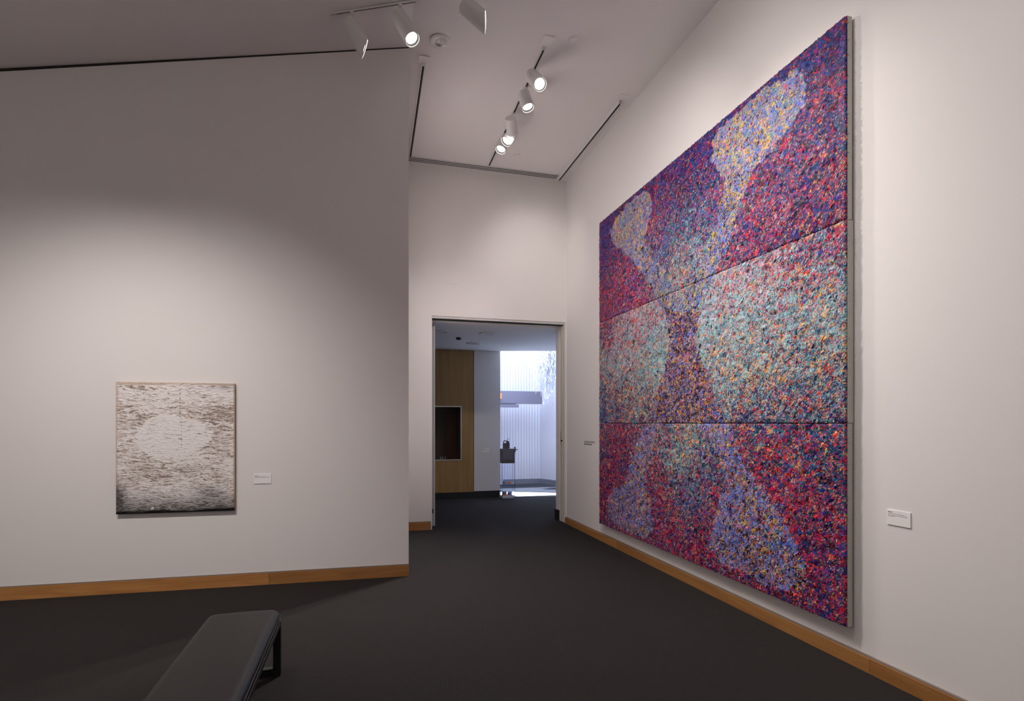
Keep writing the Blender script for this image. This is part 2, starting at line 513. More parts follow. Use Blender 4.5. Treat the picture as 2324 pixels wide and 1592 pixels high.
# beam crossing the lobby
bm = empty('lobby_beam', (3.3, 12.3, 1.95))
tag(bm, 'lilac grey box beam crossing the bright lobby above head height', 'beam')
MB().box((2.3, 12.3, 1.950), (4.07, 12.42, 2.245)).obj('beam_body', M['lobbeam'], bm, bevel=.005)
MB().box((2.3, 12.26, 1.865), (3.49, 12.40, 1.935)).obj('door_closer_bar', M['lobbeam'], bm, bevel=.005)
MB().box((2.3, 12.285, 1.935), (3.43, 12.38, 1.950)).obj('shadow_slot', M['dark'], bm)
ex = MB().box((3.00, 12.275, 2.06), (3.082, 12.298, 2.19)).obj('small_sign', M['orange'], None, (3.05, 12.28, 2.06))
tag(ex, 'small orange sign on the face of the lobby beam', 'sign')
# lever handle on the boarded wall
lv = empty('lever_handle', (3.6, 12.99, .84))
tag(lv, 'dark lever handle on the boarded lobby wall', 'door handle')
MB().box((3.575, 12.985, .79), (3.61, 12.999, .92)).obj('rose_plate', M['black'], lv, bevel=.004)
MB().tube((3.592, 12.985, .855), (3.592, 12.94, .855), .011).obj('spindle', M['black'], lv)
MB().tube((3.54, 12.94, .855), (3.645, 12.94, .855), .012).obj('lever', M['black'], lv)
# hanging silvery plant
hp = empty('hanging_plant', (4.05, 11.8, 2.1))
tag(hp, 'silvery trailing plant hanging in the bright lobby', 'plant')
V = []; T = []
for k in range(230):
    x0 = 4.06 + rng.normal(0, .17); y0 = 11.75 + rng.normal(0, .10)
    q = max(.15, 1.0 - abs(x0 - 4.0) / .38)
    ln = .35 + .95 * q * rng.random() ** .8
    z = 3.35 + .1 * rng.random()
    ph = rng.uniform(0, 6.28); px = rng.normal(0, .10); amp = rng.uniform(.01, .04)
    st = z; steps = int(ln / .045) + 6
    for i in range(steps):
        t = i / steps
        c = np.array([x0 + px * t + amp * math.sin(ph + t * 7), y0 + amp * math.cos(ph + t * 6), z - i * .045])
        for rep in range(2):
            d = rng.normal(0, 1, 3); d[2] = -abs(d[2]) - 1.2; d /= np.linalg.norm(d)
            L_ = rng.uniform(.07, .15); e1, e2 = frame(d); wd = rng.uniform(.002, .0045)
            a = len(V)
            V += [c - e1 * wd * .4, c + d * L_ * .5 - e1 * wd, c + d * L_ * .5 + e1 * wd, c + d * L_ + e2 * wd]
            T += [(a, a + 1, a + 2), (a + 1, a + 3, a + 2)]
fo = mk_np('foliage', V, T, M['plant'], hp); tag(fo, kind='stuff')
MB().tube((4.06, 11.75, 3.30), (4.06, 11.75, 3.62), .16, 16, .22).obj('pot', M['lobbeam'], hp)

# clear acrylic donation box with a printed panel, and the jug on it
ab = empty('donation_box', (2.80, 10.70, 0))
tag(ab, 'clear acrylic donation box with mauve printed panel in front of the lobby', 'donation box')
b = MB()
bx0, bx1, by0, by1 = 2.672, 2.932, 10.60, 10.79
b.box((bx0, by0, 0), (bx1, by0 + .006, .70)); b.box((bx0, by1 - .006, 0), (bx1, by1, .70))
b.box((bx0, by0 + .006, 0), (bx0 + .006, by1 - .006, .70)); b.box((bx1 - .006, by0 + .006, 0), (bx1, by1 - .006, .70))
b.obj('acrylic_body', M['acrylic'], ab)
MB().box((bx0 + .008, by0 + .008, .002), (bx1 - .008, by1 - .008, .05)).obj('white_plinth', M['tile'], ab)
MB().box((bx0 + .0, by0, .70), (bx1 + .0, by1, .99)).obj('sign_box', M['signp'], ab, bevel=.003)
MB().box((bx0 + .012, by0 - .003, .712), (bx1 - .004, by0, .765)).obj('olive_band', M['olive'], ab)
b = MB()
for k in range(8):
    zl = .955 - k * .022
    xl = bx0 + .03
    while xl < bx1 - .05:
        wl = rng.uniform(.012, .045)
        b.box((xl, by0 - .002, zl), (min(xl + wl, bx1 - .03), by0, zl + .008)); xl += wl + .008
b.obj('printed_text', M['inkl'], ab)
for k, (xx, zz, mm) in enumerate(((2.86, .289, 'orange'), (2.75, .289, 'lilac'), (2.735, .089, 'lilac'), (2.85, .089, 'lilac'), (2.745, .0515, 'orange'), (2.85, .051, 'lilac'))):
    mb = MB()
    sx, sy = .05 if k < 2 else .055, .045
    ring0 = [(xx + sx * math.cos(t) * (1 + .2 * math.sin(3 * t + k)), 10.69 + sy * math.sin(t), zz) for t in np.linspace(0, 6.283, 9)[:-1]]
    ring1 = [(xx + (x_ - xx) * .7, y_, zz + .035) for x_, y_, _ in ring0]
    mb.rings([ring0, ring1])
    nt_ = mb.obj('folded_note', M[mm], None, (xx, 10.69, zz))
    tag(nt_, ['crumpled orange note high in the clear donation box', 'crumpled lilac note beside the high orange note in the donation box',
              'lilac note low at the left of the donation box', 'lilac note in the middle of the donation box low down',
              'orange note at the bottom of the donation box', 'lilac note at the bottom right of the donation box'][k], 'paper note', 'notes in the donation box')
MB().box((bx0 + .008, 10.62, .28), (bx1 - .008, 10.77, .288)).obj('upper_shelf', M['acrylic'], ab)

jg = empty('sanitizer_jug', (2.775, 10.69, .99))
tag(jg, 'dark grey plastic pump jug standing on the donation box', 'jug')
V0 = [(-.062, 0), (.062, 0), (.064, .10), (.055, .125), (.045, .155), (.018, .155), (.008, .125), (-.002, .112), (-.045, .112), (-.062, .10)]
mb = MB()
n = len(V0)
mb.add([(2.775 + a, 10.65, .99 + c) for a, c in V0] + [(2.775 + a, 10.73, .99 + c) for a, c in V0],
       [tuple(range(n)), tuple(range(2 * n - 1, n - 1, -1))] + [((i + 1) % n, i, n + i, n + (i + 1) % n) for i in range(n)])
mb.obj('jug_body', M['jug'], jg, bevel=.006)
mb = MB()
pts = [(-.055, .10), (-.052, .145), (-.035, .157), (-.005, .157), (.014, .14), (.016, .12)]
for a, c in zip(pts[:-1], pts[1:]):
    mb.tube((2.775 + a[0], 10.69, .99 + a[1]), (2.775 + c[0], 10.69, .99 + c[1]), .010, 8)
mb.obj('jug_handle', M['jug'], jg)
mb = MB().tube((2.775 + .032, 10.69, 1.142), (2.775 + .032, 10.69, 1.19), .006, 8)
mb.box((2.775 + .022, 10.68, 1.185), (2.775 + .085, 10.70, 1.198))
mb.obj('pump_head', M['card'], jg)

# corridor ceiling downlights and smoke head
for k, (x, y, lb) in enumerate(((1.20, 8.77, 'unlit corridor downlight at the left, nearest the doorway'), (1.955, 8.75, 'unlit corridor downlight at the right, nearest the doorway'), (1.954, 9.92, 'unlit corridor downlight deeper in, before the timber wall'))):
    d = empty('corridor_downlight', (x, y, ZK)); tag(d, lb, 'ceiling light', 'corridor downlights')
    an = np.linspace(0, 2 * math.pi, 28, endpoint=False)
    R = lambda r, z: [(x + r * math.cos(t), y + r * math.sin(t), z) for t in an]
    MB().rings([R(.13, ZK - .001), R(.13, ZK - .012), R(.105, ZK - .014), R(.098, ZK - .004)], False, False).obj('trim_ring', M['white'], d, smooth=True)
    MB().rings([R(.104, ZK - .0125), R(.08, ZK - .004)], False, True).obj('reflector', M['white'], d, smooth=True)
sh = MB().tube((1.584, 9.325, ZK), (1.584, 9.325, ZK - .035), .05, 20, .035).obj('smoke_detector', M['black'], None, (1.584, 9.325, ZK))
tag(sh, 'small dark detector on the corridor ceiling between the downlights', 'detector')


# ------------------------------------------------------------------ wall labels
def label(name, org, ux, uz, nrm, w, h, lines, lb):
    """card at org (lower left corner); ux along the wall, nrm out of it"""
    org, ux, nrm = np.array(org, float), np.array(ux, float), np.array(nrm, float)
    r = empty(name, org); tag(r, lb, 'wall label')

    def slab(mb, x0, x1, z0, z1, d0, d1):
        V = []
        for d in (d0, d1):
            for a, c in ((x0, z0), (x1, z0), (x1, z1), (x0, z1)):
                V.append(org + ux * a + nrm * d + np.array([0, 0, c]))
        mb.add(V, [(3, 2, 1, 0), (4, 5, 6, 7), (0, 1, 5, 4), (1, 2, 6, 5), (2, 3, 7, 6), (3, 0, 4, 7)])
    mb = MB(); slab(mb, 0, w, 0, h, .0005, .006); mb.obj('card', M['card'], r)
    for (z, ln, th, mm) in lines:
        mb = MB(); x = .06 * w
        while x < .06 * w + ln * w:
            wl = rng.uniform(.04, .12) * w
            slab(mb, x, min(x + wl, .06 * w + ln * w), z * h, z * h + th * h, .006, .0064)
            x += wl + .02 * w
        mb.obj('printed_text', M[mm], r)
    return r


q = lw(1.41, .938)
label('wall_label', q, -LDIR, None, LNRM, .151, .090, ((.77, .20, .05, 'ink'), (.70, .62, .03, 'inkl'), (.62, .86, .035, 'inkl')), 'small white label beside the white canvas on the left wall')
label('wall_label', (XW, 2.535, .912), (0, -1, 0), None, (-1, 0, 0), .144, .085, ((.84, .20, .05, 'ink'), (.74, .78, .035, 'inkl'), (.64, .84, .035, 'inkl'), (.56, .30, .035, 'inkl')), 'white label on the right wall beside the large colourful painting')
label('wall_label', (2.302, YB, .912), (1, 0, 0), None, (0, -1, 0), .164, .085, ((.75, .20, .06, 'ink'), (.62, .25, .05, 'inkl'), (.5, .6, .04, 'inkl')), 'small label on the lavender wall beyond the doorway')

# vinyl lettering between corner and painting
vl = empty('wall_lettering', (XW, 7.10, 1.20))
tag(vl, 'small dark vinyl lettering on the wall between doorway and large painting', 'lettering')
cu = bpy.data.curves.new('lettering', 'FONT'); cu.body = 'SUSTAINING SPONSORS'; cu.size = .034; cu.extrude = .0004
to = bpy.data.objects.new('lettering', cu); COL.objects.link(to)
dg = bpy.context.evaluated_depsgraph_get(); dg.update()
me = bpy.data.meshes.new_from_object(to.evaluated_get(dg)); bpy.data.objects.remove(to)
lo = bpy.data.objects.new('heading_line', me); COL.objects.link(lo); lo.parent = vl
xsz = max(v.co.x for v in me.vertices)
lo.matrix_local = Matrix(((0, 0, -1, -.001), (-1, 0, 0, 0), (0, 1, 0, .033), (0, 0, 0, 1))) @ Matrix.Diagonal((.36 / xsz, 1, 1, 1))
me.materials.clear(); me.materials.append(M['ink'])
mb = MB(); y = 7.10
for wl in (.07, .035, .035, .085):
    k = y
    while k > y - wl:
        hh = rng.choice([.012, .012, .019])
        mb.box((XW - .0015, k - .009, 1.205), (XW - .0004, k, 1.205 + hh)); k -= .0125
    y -= wl + .012
mb.obj('name_line', M['ink'], vl)

# access panel on the back wall
ap = empty('access_panel', (1.21, YF, 3.48)); tag(ap, 'flush white access panel high on the wall above the doorway', 'access panel')
MB().box((1.108, YF - .004, 3.482), (1.316, YF - .0003, 3.680)).obj('panel_door', M['wall'], ap, bevel=.0015)

# ------------------------------------------------------------------ ceiling fittings
def track(name, a, b, lb, wdt=.036, plate=True, drop=.03):
    a, b = np.array(a, float), np.array(b, float)
    r = empty(name, a); tag(r, lb, 'light track', 'lighting tracks')
    d = (b - a) / np.linalg.norm(b - a)
    s = np.cross(d, [0, 0, 1.0]); s /= np.linalg.norm(s)
    up = np.cross(s, d)
    def bar(mb, s0, s1, u0, u1, e0=0.0, e1=0.0):
        V = []
        for p in (a + d * e0, b - d * e1):
            for q0, q1 in ((s0, u0), (s1, u0), (s1, u1), (s0, u1)):
                V.append(p + s * q0 + up * q1)
        mb.add(V, [(0, 1, 2, 3), (7, 6, 5, 4), (0, 4, 5, 1), (1, 5, 6, 2), (2, 6, 7, 3), (3, 7, 4, 0)])
    h = wdt / 2; sl = wdt * .28
    mb = MB(); bar(mb, -h, -sl, -drop, 0); bar(mb, sl, h, -drop, 0); bar(mb, -sl, sl, -.008, 0)
    mb.obj('track_profile', M['white'], r)
    mb = MB(); bar(mb, -sl, sl, -drop * .8, -.008, .05, .01); mb.obj('conductor_slot', M['dark'], r)
    if plate:
        mb = MB(); V = []
        for z in (0, -.004):
            for q0, q1 in ((-.055, -.10), (.055, -.10), (.055, .01), (-.055, .01)):
                V.append(a + s * q0 + d * q1 + up * z)
        mb.add(V, [(0, 1, 2, 3), (7, 6, 5, 4), (0, 4, 5, 1), (1, 5, 6, 2), (2, 6, 7, 3), (3, 7, 4, 0)])
        mb.obj('feed_plate', M['ceil'], r)
    return r


track('light_track', (.60, 5.66, 5.18), (.626, 7.62, ZC + .001), 'recessed track beside the grey wall end, no lamps on it', .04, drop=.02)
track('light_track', (1.69, 5.05, ZC), (1.712, 7.56, ZC), 'middle ceiling track carrying the five lit spotlights')
track('light_track', (2.80, 5.66, ZC - .001), (2.81, 7.72, ZC - .001), 'ceiling track along the right wall, no lamps on it', .05, drop=.045)
track('light_track', (-.269, 5.02, 5.055 - .002), (.45, 4.865, 5.196), 'sloping ceiling track near the top edge carrying white spotlights', .02, plate=False, drop=.016)

LAMPS = {
    'T1': ((-.111, 4.982, 4.969), (.018, 4.885, 4.703), (-.092, 4.975, 5.09), (.89, .067, -.254)),
    'T2': ((.300, 4.892, 5.053), (.411, 4.769, 4.779), (.315, 4.895, 5.17), None),
    'T3': ((.761, 4.197, 4.724), (.906, 4.130, 4.572), (.765, 4.197, 5.17), (.93, -.29, -.05)),
    'M1': ((1.655, 5.354, 5.032), (1.673, 5.121, 4.807), (1.692, 5.402, ZC), None),
    'M2': ((1.663, 5.670, 5.035), (1.702, 5.620, 4.856), (1.694, 5.690, ZC), None),
    'M3': ((1.643, 6.121, 5.016), (1.700, 6.257, 4.911), (1.699, 6.20, ZC), None),
    'M4': ((1.742, 6.407, 4.992), (1.651, 6.386, 4.866), (1.704, 6.47, ZC), None),
    'M5': ((1.689, 6.628, 4.993), (1.640, 6.593, 4.867), (1.706, 6.66, ZC), None),
}
LABELS = {
    'T1': 'white cylinder spotlight with slanted mouth, leftmost at the top edge',
    'T2': 'white cylinder spotlight hanging above the end of the grey wall',
    'T3': 'white cylinder spotlight cut by the top edge, slanted mouth glowing',
    'M1': 'glaring spotlight nearest the camera on the middle ceiling track',
    'M2': 'second spotlight from the camera on the middle ceiling track',
    'M3': 'white spotlight turned away, third from the camera on the middle track',
    'M4': 'fourth spotlight on the middle ceiling track, lens facing left',
    'M5': 'farthest spotlight on the middle ceiling track, near the grille',
}
POWER = {'T1': 150, 'T2': 150, 'T3': 170, 'M1': 150, 'M2': 160, 'M3': 50, 'M4': 450, 'M5': 450}
for key, (A, B, mount, cut) in LAMPS.items():
    A, B, mount = np.array(A), np.array(B), np.array(mount)
    ax = (B - A) / np.linalg.norm(B - A)
    e1, e2 = frame(ax)
    nrm = ax if cut is None else np.array(cut) / np.linalg.norm(cut)
    rad = .068; n = 32
    an = np.linspace(0, 2 * math.pi, n, endpoint=False)
    root = empty('spotlight', mount)
    tag(root, LABELS[key], 'spotlight', 'white cylinder spotlights')

    def ring(c, r):
        return [c + r * (math.cos(t) * e1 + math.sin(t) * e2) for t in an]

    def cutring(c, r, off=0.0):
        out = []
        for t in an:
            p = c + r * (math.cos(t) * e1 + math.sin(t) * e2)
            out.append(p + ax * (np.dot(c - p, nrm) / np.dot(ax, nrm) + off))
        return out
    mb = MB()
    mb.rings([ring(A, rad - .006), ring(A + ax * .006, rad), cutring(B, rad), cutring(B, rad - .004), cutring(B, rad - .006, -.008)], True, False)
    o = mb.obj('barrel', M['white'], root, smooth=False)
    md = o.modifiers.new('n', 'EDGE_SPLIT'); md.split_angle = math.radians(40)
    o.data.polygons.foreach_set('use_smooth', [len(p.vertices) == 4 for p in o.data.polygons])
    MB().rings([cutring(B, rad - .006, -.008), cutring(B, rad - .012, -.022), cutring(B, rad - .016, -.022)], False, False).obj('baffle', M['baffle'], root)
    MB().rings([cutring(B, rad - .0155, -.024), cutring(B, rad - .02, -.021)], False, True).obj('lens', M['lens'], root)
    MB().tube(mount - [0, 0, .05], A + ax * .03, .007, 10).obj('stem', M['white'], root)
    mb = MB().box(mount - [.014, .035, .052], mount + [.014, .035, -.032]); mb.obj('track_adapter', M['white'], root, bevel=.003)
    spot(tuple(B + nrm * .045), tuple(B + nrm * .045 + ax), POWER[key], 75, radius=.03)

# linear air grille
gr = empty('air_grille', (1.7, 7.68, ZC)); tag(gr, 'long dark slotted air grille where ceiling meets the back wall', 'air grille')
MB().box((.60, 7.615, ZC - .003), (2.775, 7.755, ZC - .0005)).obj('grille_back', M['dark'], gr)
for k in range(4):
    y = 7.612 + k * .043
    MB().box((.60, y, ZC - .009), (2.775, y + .012, ZC - .003)).obj('slat', M['white'], gr)
MB().box((2.775, 7.61, ZC - .01), (2.79, 7.755, ZC - .0005)).obj('end_cap', M['white'], gr)

# unlit recessed downlight
dn = empty('recessed_downlight', (.707, 5.42, ZC + .02))
tag(dn, 'unlit round recessed downlight beside the top of the grey wall', 'ceiling light')
x, y, z0 = .72, 5.30, 5.179
an = np.linspace(0, 2 * math.pi, 36, endpoint=False)
R = lambda r, z: [(x + r * math.cos(t), y + r * math.sin(t), z) for t in an]
MB().rings([R(.098, z0), R(.098, z0 - .012), R(.062, z0 - .014), R(.056, z0 - .004)], False, False).obj('trim_ring', M['ceil'], dn, smooth=True)
MB().rings([R(.063, z0 - .0145), R(.056, z0 - .0165), R(.05, z0 - .012)], False, False).obj('gimbal_ring', M['chrome'], dn, smooth=True)
MB().rings([R(.055, z0 - .011), R(.03, z0 - .004), R(.012, z0 - .012)], False, True).obj('lamp_reflector', M['lensoff'], dn, smooth=True)
for (x, y, r_, lb) in ((1.928, 4.894, .045, 'flat round cover plate on the ceiling near the middle track end'), (2.019, 7.20, .05, 'small round cover on the ceiling near the grille')):
    o = MB().tube((x, y, ZC), (x, y, ZC - .014), r_, 28, r_ - .004).obj('ceiling_cover', M['ceil'], None, (x, y, ZC)); tag(o, lb, 'ceiling cover')
bx = MB().box((1.64, 4.90, ZC - .010), (1.745, 5.005, ZC - .0005)).obj('junction_cover', M['ceil'], None, (1.69, 4.95, ZC), bevel=.002)
tag(bx, 'square blank cover on the ceiling at the middle track end', 'ceiling cover')

# ------------------------------------------------------------------ the large impasto painting
PX, PY0, PW, PZ0, PH = 2.891, 6.44, 3.682, .232, 3.801
PAL = dict(n=(20, 24, 100), b=(30, 62, 168), k=(22, 14, 40), p=(88, 38, 112), c=(214, 12, 72), r=(248, 66, 52), w=(114, 14, 58),
           t=(14, 92, 128), y=(100, 164, 176), l=(156, 202, 210), g=(124, 142, 158), o=(252, 188, 108), a=(238, 160, 40),
           s=(216, 164, 192), v=(100, 128, 220), e=(230, 190, 46), m=(172, 36, 112))
KEYS = list(PAL)
PALC = np.array([srgb(*PAL[k]) for k in KEYS]) * .88
MIX = dict(NAVY='n44 b32 p4 w5 c5 k8 t8 r4', NAVC='n30 b20 p6 c13 w10 t12 r6 o4 k8 y6', CRIM='c24 w13 p6 n20 r9 t13 o5 s3 b13 k8 y5',
           TEALN='t24 n20 b17 p4 g12 y14 w4 c6 l5', TEALG='g25 y24 t13 o12 l15 s6 r7 p2', PINKC='s21 l23 r9 c9 g14 y10 o7 p5 w4',
           CYAN='l52 y18 g14 o6 r3 s5 t3', CYANO='l32 y20 o20 r6 t9 g10 p3', DARKM='t24 p6 o16 r13 n12 b6 y13 w6 l7',
           TEALR='t32 n16 b12 r14 c9 o10 p4 y10 k4', CRIMR='c25 r17 p6 n18 w8 t12 o8 k8 b9', PURPC='p10 n24 b10 c16 w12 t12 r9 o6 k9',
           BULBT='v33 e17 g23 y9 o8 s6 r4 l6 n2', STEM='v30 e17 g14 n11 k7 y8 p4 a4 s5', CENT='k25 p10 v22 e9 a10 n20 r5 o4 s3 t4', BULBD='v46 k9 n11 e12 a6 s9 r4 l7 c2')


def mixvec(s):
    v = np.zeros(len(KEYS))
    for tok in s.split(): v[KEYS.index(tok[0])] = float(tok[1:])
    return v / v.sum()


MIXV = {k: mixvec(s) for k, s in MIX.items()}
for k_, v_ in MIXV.items():          # every passage has its share of near-black
    v_ *= .94 if k_ in ('CYAN', 'CYANO', 'BULBT') else .89
    v_[KEYS.index('k')] += 1 - v_.sum()
FIG = [('BULBT', [(0.906,0.961),(0.917,0.936),(0.910,0.905),(0.883,0.879),(0.837,0.864),(0.786,0.848),(0.746,0.839),(0.702,0.854),(0.663,0.883),(0.631,0.927),(0.634,0.965),(0.663,0.982),(0.717,0.986),(0.786,0.986),(0.848,0.983),(0.883,0.977)]),
       ('STEM', [(0.679,0.871),(0.766,0.842),(0.717,0.762),(0.679,0.699),(0.614,0.647),(0.560,0.586),(0.491,0.571),(0.521,0.658),(0.600,0.711),(0.652,0.785),(0.676,0.834)]),
       ('BULBT', [(0.332,0.978),(0.359,0.952),(0.355,0.911),(0.312,0.853),(0.280,0.825),(0.239,0.822),(0.166,0.856),(0.096,0.914),(0.086,0.945),(0.119,0.972),(0.196,0.984),(0.280,0.988)]),
       ('STEM', [(0.219,0.832),(0.312,0.843),(0.404,0.748),(0.470,0.669),(0.531,0.623),(0.512,0.562),(0.432,0.607),(0.376,0.678),(0.301,0.754)]),
       ('CENT', [(0.423,0.634),(0.512,0.600),(0.591,0.601),(0.560,0.534),(0.608,0.446),(0.671,0.354),(0.702,0.334),(0.312,0.334),(0.362,0.377),(0.418,0.462),(0.449,0.550)]),
       ('BULBD', [(0.307,0.334),(0.404,0.334),(0.352,0.251),(0.312,0.162),(0.190,0.152),(0.242,0.232)]),
       ('BULBD', [(0.578,0.334),(0.695,0.334),(0.743,0.253),(0.806,0.201),(0.695,0.192),(0.671,0.238),(0.622,0.295)]),
       ('BULBD', [(0.210,0.158),(0.307,0.164),(0.345,0.117),(0.364,0.048),(0.332,0.014),(0.253,0.012),(0.119,0.016),(0.062,0.037),(0.069,0.095),(0.134,0.137)]),
       ('BULBD', [(0.671,0.190),(0.760,0.219),(0.812,0.193),(0.871,0.139),(0.913,0.083),(0.902,0.041),(0.860,0.020),(0.760,0.021),(0.671,0.027),(0.627,0.055),(0.636,0.107),(0.652,0.158)])]
CP = [  # lower, middle, upper panel
    [('TEALR',0.03,0.29),('TEALR',0.45,0.30),('TEALR',0.76,0.30),('TEALR',0.81,0.30),('TEALR',0.88,0.32),('TEALR',0.96,0.30),('TEALR',0.90,0.26),('TEALR',0.97,0.25),('PURPC',0.13,0.23),('PURPC',0.03,0.10),('PURPC',0.02,0.03),('PURPC',0.96,0.04),('PURPC',0.98,0.01),('PURPC',0.91,0.01),('PURPC',0.81,0.01),('CYANO',0.51,0.29),('CYANO',0.51,0.24),('CYANO',0.47,0.26),('CRIM',0.40,0.19),('CRIM',0.38,0.13),('CRIM',0.45,0.07),('CRIM',0.85,0.20),('CRIM',0.98,0.17),('CRIM',0.98,0.10),('CRIM',0.69,0.01),('CRIM',0.40,0.01),('CRIM',0.28,-0.00),('CRIM',0.10,0.00),('TEALN',0.53,0.17),('TEALN',0.60,0.21),('TEALN',0.57,0.14),('CRIMR',0.60,0.10),('CRIMR',0.49,0.05),('CRIMR',0.64,0.15),('CRIMR',0.82,0.25),('CRIMR',0.94,0.20),('CRIMR',0.90,0.14),('CRIMR',0.57,0.02),('NAVC',0.95,0.11)],
    [('CRIM',0.07,0.63),('CRIM',0.05,0.60),('PINKC',0.2,0.58),('PINKC',0.82,0.60),('PINKC',0.66,0.61),('DARKM',0.62,0.41),('DARKM',0.90,0.44),('DARKM',0.15,0.42),('DARKM',0.33,0.40),('CRIM',0.94,0.65),('CRIM',0.98,0.61),('CRIM',0.88,0.64),('PINKC',0.25,0.62),('PINKC',0.13,0.57),('PINKC',0.67,0.64),('PINKC',0.76,0.64),('PINKC',0.86,0.62),('PINKC',0.94,0.60),('PINKC',0.36,0.62),('CYAN',0.36,0.54),('TEALG',0.57,0.65),('CYAN',0.13,0.51),('CYAN',0.40,0.49),('CYAN',0.67,0.57),('CYAN',0.76,0.55),('CYAN',0.86,0.55),('CYAN',0.94,0.53),('CYANO',0.67,0.49),('CYAN',0.62,0.53),('CYANO',0.03,0.54),('CYANO',0.28,0.46),('CYANO',0.38,0.43),('CYANO',0.98,0.54),('CYANO',0.76,0.48),('CYANO',0.86,0.47),('CYANO',0.95,0.46),('CYANO',0.98,0.48),('CYANO',0.70,0.42),('CYANO',0.79,0.43),('DARKM',0.07,0.43),('DARKM',0.25,0.40),('DARKM',0.88,0.42),('DARKM',0.98,0.41),('DARKM',0.76,0.37),('TEALR',0.13,0.36),('TEALR',0.88,0.36),('TEALN',0.98,0.36),('TEALN',0.03,0.36),('TEALN',0.76,0.34)],
    [('NAVY',0.05,0.95),('NAVY',0.28,0.98),('NAVY',0.40,0.98),('NAVY',0.60,0.99),('NAVY',0.76,0.99),('NAVY',0.88,0.99),('NAVY',0.98,0.99),('NAVY',0.98,0.95),('NAVY',0.03,0.87),('NAVY',0.53,0.95),('NAVC',0.95,0.89),('NAVC',0.99,0.89),('NAVC',0.97,0.82),('NAVC',0.64,0.82),('NAVC',0.59,0.90),('NAVC',0.49,0.92),('NAVC',0.89,0.82),('CRIM',0.79,0.80),('NAVC',0.96,0.75),('CRIM',0.86,0.74),('CRIM',0.75,0.70),('CRIM',0.67,0.85),('NAVC',0.43,0.91),('CRIM',0.39,0.85),('TEALN',0.42,0.77),('CRIM',0.13,0.79),('CRIM',0.25,0.71),('CRIM',0.13,0.69),('CRIM',0.33,0.66),('PURPC',0.98,0.70),('PURPC',0.03,0.75),('PURPC',0.94,0.73),('TEALN',0.45,0.82),('TEALN',0.53,0.84),('TEALN',0.60,0.78),('TEALG',0.49,0.74),('TEALG',0.57,0.74),('TEALG',0.47,0.69)]]


def in_poly(u, v, poly):
    r = np.zeros(len(u), bool)
    n = len(poly)
    for i in range(n):
        x0, y0 = poly[i]; x1, y1 = poly[(i + 1) % n]
        c = ((y0 > v) != (y1 > v)) & (u < (x1 - x0) * (v - y0) / (y1 - y0 + 1e-12) + x0)
        r ^= c
    return r


def value_noise(u, v, res, seed):
    g = np.random.default_rng(seed).normal(0, 1, (res + 2, res + 2))
    x = np.clip(u, 0, 1) * res; y = np.clip(v, 0, 1) * res
    i = np.minimum(x.astype(int), res - 1); j = np.minimum(y.astype(int), res - 1)
    fx = x - i; fy = y - j
    fx = fx * fx * (3 - 2 * fx); fy = fy * fy * (3 - 2 * fy)
    return (g[i, j] * (1 - fx) * (1 - fy) + g[i + 1, j] * fx * (1 - fy) + g[i, j + 1] * (1 - fx) * fy + g[i + 1, j + 1] * fx * fy)


def weights(u, v, panel):
    wsum = np.zeros((len(u), len(KEYS))); tot = np.zeros(len(u))
    for nm, cu_, cv_ in CP[panel]:
        d2 = (u - cu_) ** 2 + (v - cv_) ** 2 + .0028
        w_ = d2 ** -1.7
        wsum += w_[:, None] * MIXV[nm][None, :]; tot += w_
    wsum /= tot[:, None]
    ju = u + .004 * value_noise(u, v, 90, 5); jv = v + .004 * value_noise(u, v, 90, 6)
    for nm, poly in FIG:
        s = in_poly(ju, jv, poly)
        wsum[s] = MIXV[nm] * .93 + wsum[s] * .07
    for i in range(len(KEYS)):
        wsum[:, i] *= np.exp(1.0 * value_noise(u, v, 110, 100 + i) + .25 * value_noise(u, v, 30, 200 + i))
    return wsum / wsum.sum(1, keepdims=True)


def relief(u, v):
    ed = np.clip(np.minimum.reduce([u, 1 - u, v, 1 - v]) / .02, .15, 1)
    return ed * np.maximum(-.012, .003 * value_noise(u, v, 24, 1) + .003 * value_noise(u, v, 60, 2) + .0034 * value_noise(u, v, 140, 3))


def pick(u, v, panel):
    w_ = np.cumsum(weights(u, v, panel), 1)
    r_ = rng.random(len(u))[:, None]
    idx = np.minimum((w_ < r_).sum(1), len(KEYS) - 1)
    c = PALC[idx] * np.exp(rng.normal(0, .16, (len(u), 1))) * np.exp(rng.normal(0, .07, (len(u), 3)))
    mixc = PALC[rng.integers(0, len(KEYS), len(u))]
    q = rng.random((len(u), 1)) * .10
    return np.clip(c * (1 - q) + mixc * q, 0, .95)


